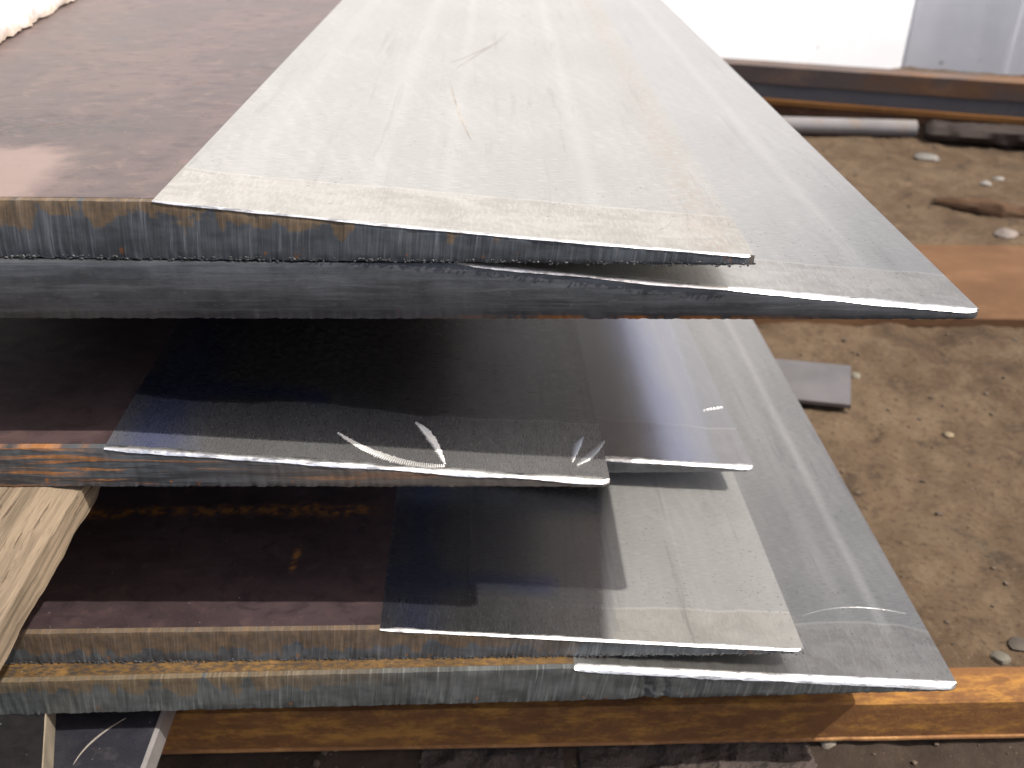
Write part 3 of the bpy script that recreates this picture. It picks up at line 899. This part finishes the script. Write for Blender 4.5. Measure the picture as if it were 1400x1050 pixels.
# ------------------------------------------------------------------ rusty bars
def prism(name, label, cat, pts_a, pts_b, mat, parts=None, n=60, wob=.0004, group=None, seed=0, origin=None):
    """bar: closed cross-section at end a and at end b (same count)"""
    c = (sum(pts_a, Vector()) / len(pts_a) + sum(pts_b, Vector()) / len(pts_b)) / 2
    zlow = min(p.z for p in pts_a)
    b = Buf(); rows = []
    for i in range(n + 1):
        f = i / n; row = []
        for k in range(len(pts_a) + 1):
            p = pts_a[k % len(pts_a)] * (1 - f) + pts_b[k % len(pts_a)] * f
            row.append(p + Vector((0, wob * fbm((f * 40, k % len(pts_a), seed), 3), wob * fbm((f * 34, k % len(pts_a), seed + 5), 3))))
        rows.append(row)
    ids = b.grid(rows)
    b.f.append(tuple(ids[0][:-1])); b.f.append(tuple(ids[-1][:-1]))
    o = b.build(name, mat, origin=origin or (c.x, c.y, zlow))
    return tag(o, label, cat, group)

# front bar: upper and front face, thin lip below
ZR = 1.325
fA, fB = at(230, 979, ZR), at(1400, 957.5, ZR)
d = (fB - fA).normalized(); fA = fA - d * .5; fB = fB + d * .5
bk = at(1400, 909, ZR) - at(1400, 957.5, ZR); bk.x = 0; bk.z = 0
zr = zz(ZR); c_ = .0016; zb_ = .004
def sec(p, w, z0, z1, c=.0016):
    return [Vector((p.x, p.y, z0)), Vector((p.x, p.y, z1 - c)), Vector((p.x, p.y + c, z1)), Vector((p.x, p.y + w - c, z1)), Vector((p.x, p.y + w, z1 - c)), Vector((p.x, p.y + w, z0))]
root = empty("rusty_bar", ((fA.x + fB.x) / 2, fA.y, zb_), "orange-brown rusty square bar lying on the ground in front, under the stack", "steel bar")
def part_prism(name, pa, pb, mat, parent, n=80, wob=.0004, seed=0):
    o = prism(name, None, None, pa, pb, mat, n=n, wob=wob, seed=seed, origin=(0, 0, 0))
    o.parent = parent; o.location = -Vector(parent.location)
    return o
part_prism("bar", sec(fA, bk.y, zb_ + .0025, zr), sec(fB, bk.y, zb_ + .0025, zr), rust_mat("rust_front", 1, dark=(.125, .056, .025), mid=(.165, .076, .030), light=(.23, .112, .040), sc=2.0, stretch=(.8, 1, 1), glow=.5, grime=.35), root)
lipA = Vector((fA.x, fA.y - .0015, 0)); lipB = Vector((fB.x, fB.y - .0015, 0))
part_prism("bottom_lip", sec(lipA, .02, zb_, zb_ + .0024, .0006), sec(lipB, .02, zb_, zb_ + .0024, .0006), rust_mat("rust_lip", 2, mid=(.30, .15, .06), light=(.45, .25, .1)), root, wob=.0004)

# flat bar in the middle distance
ZM = 1.50
ZM = ZG - .018
mA, mB = at(1040, 432, ZM), at(1400, 436, ZM)
nA, nB = at(1236, 329, ZM), at(1400, 333, ZM)
dd = (mB - mA).normalized(); mA = mA - dd * 1.0; mB = mB + dd * .9
wv = (nB - at(1400, 436, ZM)).y
def secm(p): return [Vector((p.x, p.y, zz(ZG))), Vector((p.x, p.y, zz(ZM) - .001)), Vector((p.x, p.y + .001, zz(ZM))), Vector((p.x, p.y + wv, zz(ZM))), Vector((p.x, p.y + wv, zz(ZG)))]
for k in (0,):
    pa, pb = secm(mA), secm(mB)
    pa[0].z = pb[0].z = pa[-1].z = pb[-1].z = -.006
    prism("rusty_flat_bar", "wide flat rusty brown bar lying across the ground behind the plates", "steel bar", pa, pb,
          rust_mat("rust_flat", 3, dark=(.095, .050, .026), mid=(.14, .074, .037), light=(.175, .098, .052), sc=.5, stretch=(.5, 1, 1), grime=.2), wob=.001, seed=3)

# grey offcut lying on the ground
ZO = ZG - .014
k0, k1, k2 = at(1163, 553, ZO), at(1163, 500, ZO), at(1085, 545, ZO)
u_ = (k2 - k0).normalized()
flat("steel_offcut", "small grey steel offcut lying on the bare ground beside the lowest plate", "steel offcut",
     [k0 + u_ * .12, k0, Vector((k1.x, k1.y, k0.z)), Vector((k1.x, k1.y, k0.z)) + u_ * .12], .0055, plain("offcut_grey", (.115, .108, .11), .5, .25, 250, .3, .15), plain("offcut_dark", (.07, .055, .05), .7))

# strip of bark / rotten wood
p0, p1_ = at(1278, 272, ZG), at(1440, 300, ZG)
b = Buf(); rows = []
for i in range(41):
    f = i / 40; c = p0 * (1 - f) + p1_ * f
    wd = .026 * (math.sin(math.pi * min(1, f * .75 + .05))) ** .7 * (1 + .25 * fbm((f * 4, 1, 1), 3)); row = []
    for k in range(7):
        a = math.pi * k / 6
        row.append(Vector((c.x, c.y - math.cos(a) * wd, -.006 + math.sin(a) * wd * .8 * (1 + .22 * fbm((f * 5, k * .9, 5), 3)))))
    rows.append(row)
ids = b.grid(rows, [[(k * .01, i * .012) for k in range(7)] for i in range(41)])
tag(b.build("bark_strip", timber_mat("bark", (.085, .045, .022), 2.), origin=(p0.x, p0.y, 0)), "dark brown strip of bark lying on the ground at right", "bark")

# ------------------------------------------------------------------ far side: round bar, channel, wall
gA, gB = at(1100, 168, ZG), at(1400, 193, ZG)
al = (gB - gA).normalized(); nrm = Vector((-al.y, al.x, 0))          # nrm points away from the camera
def up_at(x, y): return zon(x, y, gA, gB).z
h_top = up_at(1100, 94); h_a = up_at(1100, 118); h_b = up_at(1100, 138.5); h_c = up_at(1100, 145.5); h_d = .0
cA = gA - al * .55; cB = gB + al * 2.2
th = .012
croot = empty("steel_channel", (gA + al * .5), "long rusty steel channel with grey web lying in front of the white wall", "steel channel")
def box_part(name, a, b_, y0, y1, z0, z1, mat, parent, wob=.0008, seed=0):
    def sq(p): return [p + nrm * y0 + Vector((0, 0, z0)), p + nrm * y0 + Vector((0, 0, z1)), p + nrm * y1 + Vector((0, 0, z1)), p + nrm * y1 + Vector((0, 0, z0))]
    return part_prism(name, sq(a), sq(b_), mat, parent, wob=wob, seed=seed)
def far_m(v): return v
rust_far = rust_mat("rust_far", 5, dark=(.07, .038, .025), mid=(.165, .086, .042), light=(.23, .115, .05), sc=.45, stretch=(.5, 1, 1), grey=.5)
web = rust_mat("channel_web", 6, dark=(.085, .085, .09), mid=(.11, .11, .118), light=(.13, .125, .125), sc=.4, stretch=(.5, 1, 1))
orange = rust_mat("rust_orange", 7, dark=(.13, .055, .02), mid=(.22, .10, .032), light=(.27, .13, .045), sc=.4)
brown = rust_mat("rust_brown", 8, dark=(.10, .05, .032), mid=(.20, .11, .065), light=(.28, .17, .10), sc=.5, stretch=(.4, 1, 1))
box_part("upper_flange", cA, cB, 0, .06, h_a, h_top, rust_far, croot, seed=1)
box_part("web", cA, cB, .006, .055, h_b, h_a - .0005, web, croot, seed=2)
box_part("lower_flange", cA, cB, -.006, .06, h_c, h_b - .0005, orange, croot, seed=3)
box_part("foot", cA, cB, .004, .06, .018, h_c - .0005, brown, croot, seed=4)
box_part("packing_strip", cA, cB, .012, .06, -.01, .0175, M['timber_dark'], croot, seed=5)

rA, rB = at(1040, 179, ZG), at(1250, 185, ZG)
rd = (rB - rA).normalized(); rad = .0185
def tube(name, label, cat, a, b_, r, mat, seg=20):
    dr = (b_ - a).normalized(); sd_ = Vector((-dr.y, dr.x, 0)); bu = Buf(); rows = []
    for e, (p, q) in enumerate(((a, .8), (a + dr * .002, 1), (b_ - dr * .002, 1), (b_, .8))):
        rows.append([p + sd_ * math.cos(2 * math.pi * k / seg) * r * q + Vector((0, 0, r + math.sin(2 * math.pi * k / seg) * r * q)) for k in range(seg + 1)])
    ids = bu.grid(rows); bu.f.append(tuple(ids[0][:-1])); bu.f.append(tuple(ids[-1][:-1]))
    bu = bm_dedupe(bu)
    return tag(bu.build(name, mat, origin=((a + b_) / 2)), label, cat)
tube("round_bar", "grey round steel bar lying on the ground before the channel", "steel bar", rA - rd * .8 + Vector((0, 0, -.004)), rB + Vector((0, 0, -.004)), rad, rust_mat("bar_grey", 9, dark=(.14, .135, .135), mid=(.21, .20, .20), light=(.22, .17, .13), sc=.5))
def rough_log(name, label, cat, a, b_, r, mat, seed):
    bu = Buf(); rows = []; dr = (b_ - a).normalized(); sd_ = Vector((-dr.y, dr.x, 0))
    for i in range(31):
        f = i / 30; row = []
        for k in range(13):
            an = 2 * math.pi * (k % 12) / 12
            rr_ = r * (1 + .28 * fbm((f * 9, (k % 12) * .7, seed), 3)) * (.55 if i in (0, 30) else 1)
            row.append(a * (1 - f) + b_ * f + sd_ * math.cos(an) * rr_ * 1.3 + Vector((0, 0, r * .7 + math.sin(an) * rr_)))
        rows.append(row)
    ids = bu.grid(rows, [[(k * .01, i * .02) for k in range(13)] for i in range(31)])
    bu.f.append(tuple(ids[0][:-1])); bu.f.append(tuple(ids[-1][:-1]))
    return tag(bu.build(name, mat, origin=((a + b_) / 2)), label, cat)
M['log_dark'] = timber_mat("darkest_timber", (.045, .033, .028), 6.)  # near-black wood colour over the whole log
rough_log("dark_log", "dark log lying along the foot of the steel channel at far right", "log", at(1262, 188, ZG), at(1480, 203, ZG), .022, M['log_dark'], 3)

# white walls: a sunny one facing right, and past the corner a shaded one
def wallbox(name, par, x0, x1, y0, y1, z0, z1, mat, nx=24, nz=24, seed=0):
    bu = Buf()
    gx = [x0 + (x1 - x0) * i / nx for i in range(nx + 1)]; gz = [z0 + (z1 - z0) * i / nz for i in range(nz + 1)]
    V = lambda x, y, z: Vector((x, y, z))
    bu.grid([[V(x, y0 + (.004 * fbm((x * 3, z * 3, seed), 4) if 0 < i < nx and 0 < j < nz else 0), z) for j, z in enumerate(gz)] for i, x in enumerate(gx)])
    bu.grid([[V(x, y1, z) for z in gz] for x in gx])
    for z in (z0, z1): bu.grid([[V(x, y, z) for y in (y0, y1)] for x in gx])
    for x in (x0, x1): bu.grid([[V(x, y, z) for y in (y0, y1)] for z in gz])
    bm_dedupe(bu)
    me = bpy.data.meshes.new(name); me.from_pydata([tuple(v) for v in bu.v], [], bu.f)
    bm = bmesh.new(); bm.from_mesh(me); bmesh.ops.recalc_face_normals(bm, faces=bm.faces); bm.to_mesh(me); bm.free()
    me.materials.append(mat); o = bpy.data.objects.new(name, me); COL.objects.link(o); o.parent = par
    return o
def wall(label, corner, direction, segs, mat, cop):
    w_ = empty("white_wall", corner, label, "wall")
    w_.rotation_euler = (0, 0, math.atan2(direction.y, direction.x))
    for i, (x0, x1, st) in enumerate(segs):
        wallbox("wall_panel", w_, x0, x1, -st, .14, -.05, 3.1, mat, seed=i * 3.)
    wallbox("coping", w_, segs[0][0], segs[-1][1], -.05, .18, 3.1, 3.2, cop, 30, 2, 50)
    return w_
# corner: straight behind the channel on the line of sight at picture x = 1190
dc = ray(1190, 300); dc.z = 0; dc *= 2.72 / dc.y
CN = Vector((dc.x, dc.y, 0))
wall("sunlit whitewashed wall at top centre, behind the stack", CN, Vector((.90, .44, 0)), [(-2.75, .03, 0)], wall_mat("whitewash", 0.), M['wall2'])
sdv = Vector((.94, -.34, 0))
wall("shaded grey-white wall at far right, behind the steel channel", CN, sdv, [(.0, .27, .006), (.2701, 2.6, .0), (2.6001, 6, .003)], M['wall2'], M['wall2'])

# ------------------------------------------------------------------ whitewashed block standing on the top plate, upper left
wb0, wb1 = at(-30, 79, .354), at(103, 0, .354)
dv = (wb1 - wb0); dl = dv.length; dvn = dv.normalized(); outw = Vector((-dvn.y, dvn.x, 0))      # away to the left
t = NT("lime_plaster"); p = t.obj(); o3 = t.sep(p)
a = t.noise(p, 14, 5, .6); g = t.noise(p, 60, 5, .7); s_ = t.noise(t.scale(p, (60, 60, 9)), 1, 4, .6)
c = t.mix(t.step(g, .35, .65), (.60, .61, .62), (.86, .87, .87))
c = t.mix(t.mul(t.step(s_, .58, .72), .4), c, (.34, .36, .37))
low = t.step(t.add(o3[2], t.mul(t.sub(g, .5), .02)), .014, .002)
c = t.mix(t.mul(low, .7), c, (.40, .28, .17))
t.set(color=c, rough=.9, spec=.2, normal=t.bump(t.add(a, g), .35, .002))
bu = Buf(); N_ = 90; rows = []
hgt = .30; Lb = dl * 2.2; wdb = .16
zp = zz(.354)
def blkpt(f, h, side):
    s = wb0 - dvn * dl * .2 + dvn * Lb * f
    n1 = fbm((f * 14, h * 40, 3), 4)
    ins = .0012 * n1 + .004 * max(0, 1 - h / .012) * (fbm((f * 18, 1.1, 7), 5))
    if side == 0: q = s - outw * ins
    else: q = s + outw * (wdb + .004 * n1)
    return q + Vector((0, 0, .0008 + h + (.0025 * abs(fbm((f * 40, 5, 2), 3)) if h == 0 else 0)))
hs = [0, .003, .006, .010, .015, .022, .03, .05, .08, .12, .2, hgt]
sect = [(h, 0) for h in hs] + [(h, 1) for h in reversed(hs)]
rows = [[blkpt(i / N_, h, s) for (h, s) in sect + [sect[0]]] for i in range(N_ + 1)]
ids = bu.grid(rows); bu.f.append(tuple(ids[0][:-1])); bu.f.append(tuple(ids[-1][:-1]))
tag(bu.build("concrete_block", t.m, origin=(wb0.x, wb0.y, zp)), "rough whitewashed concrete block standing on the top plate at upper left", "block")
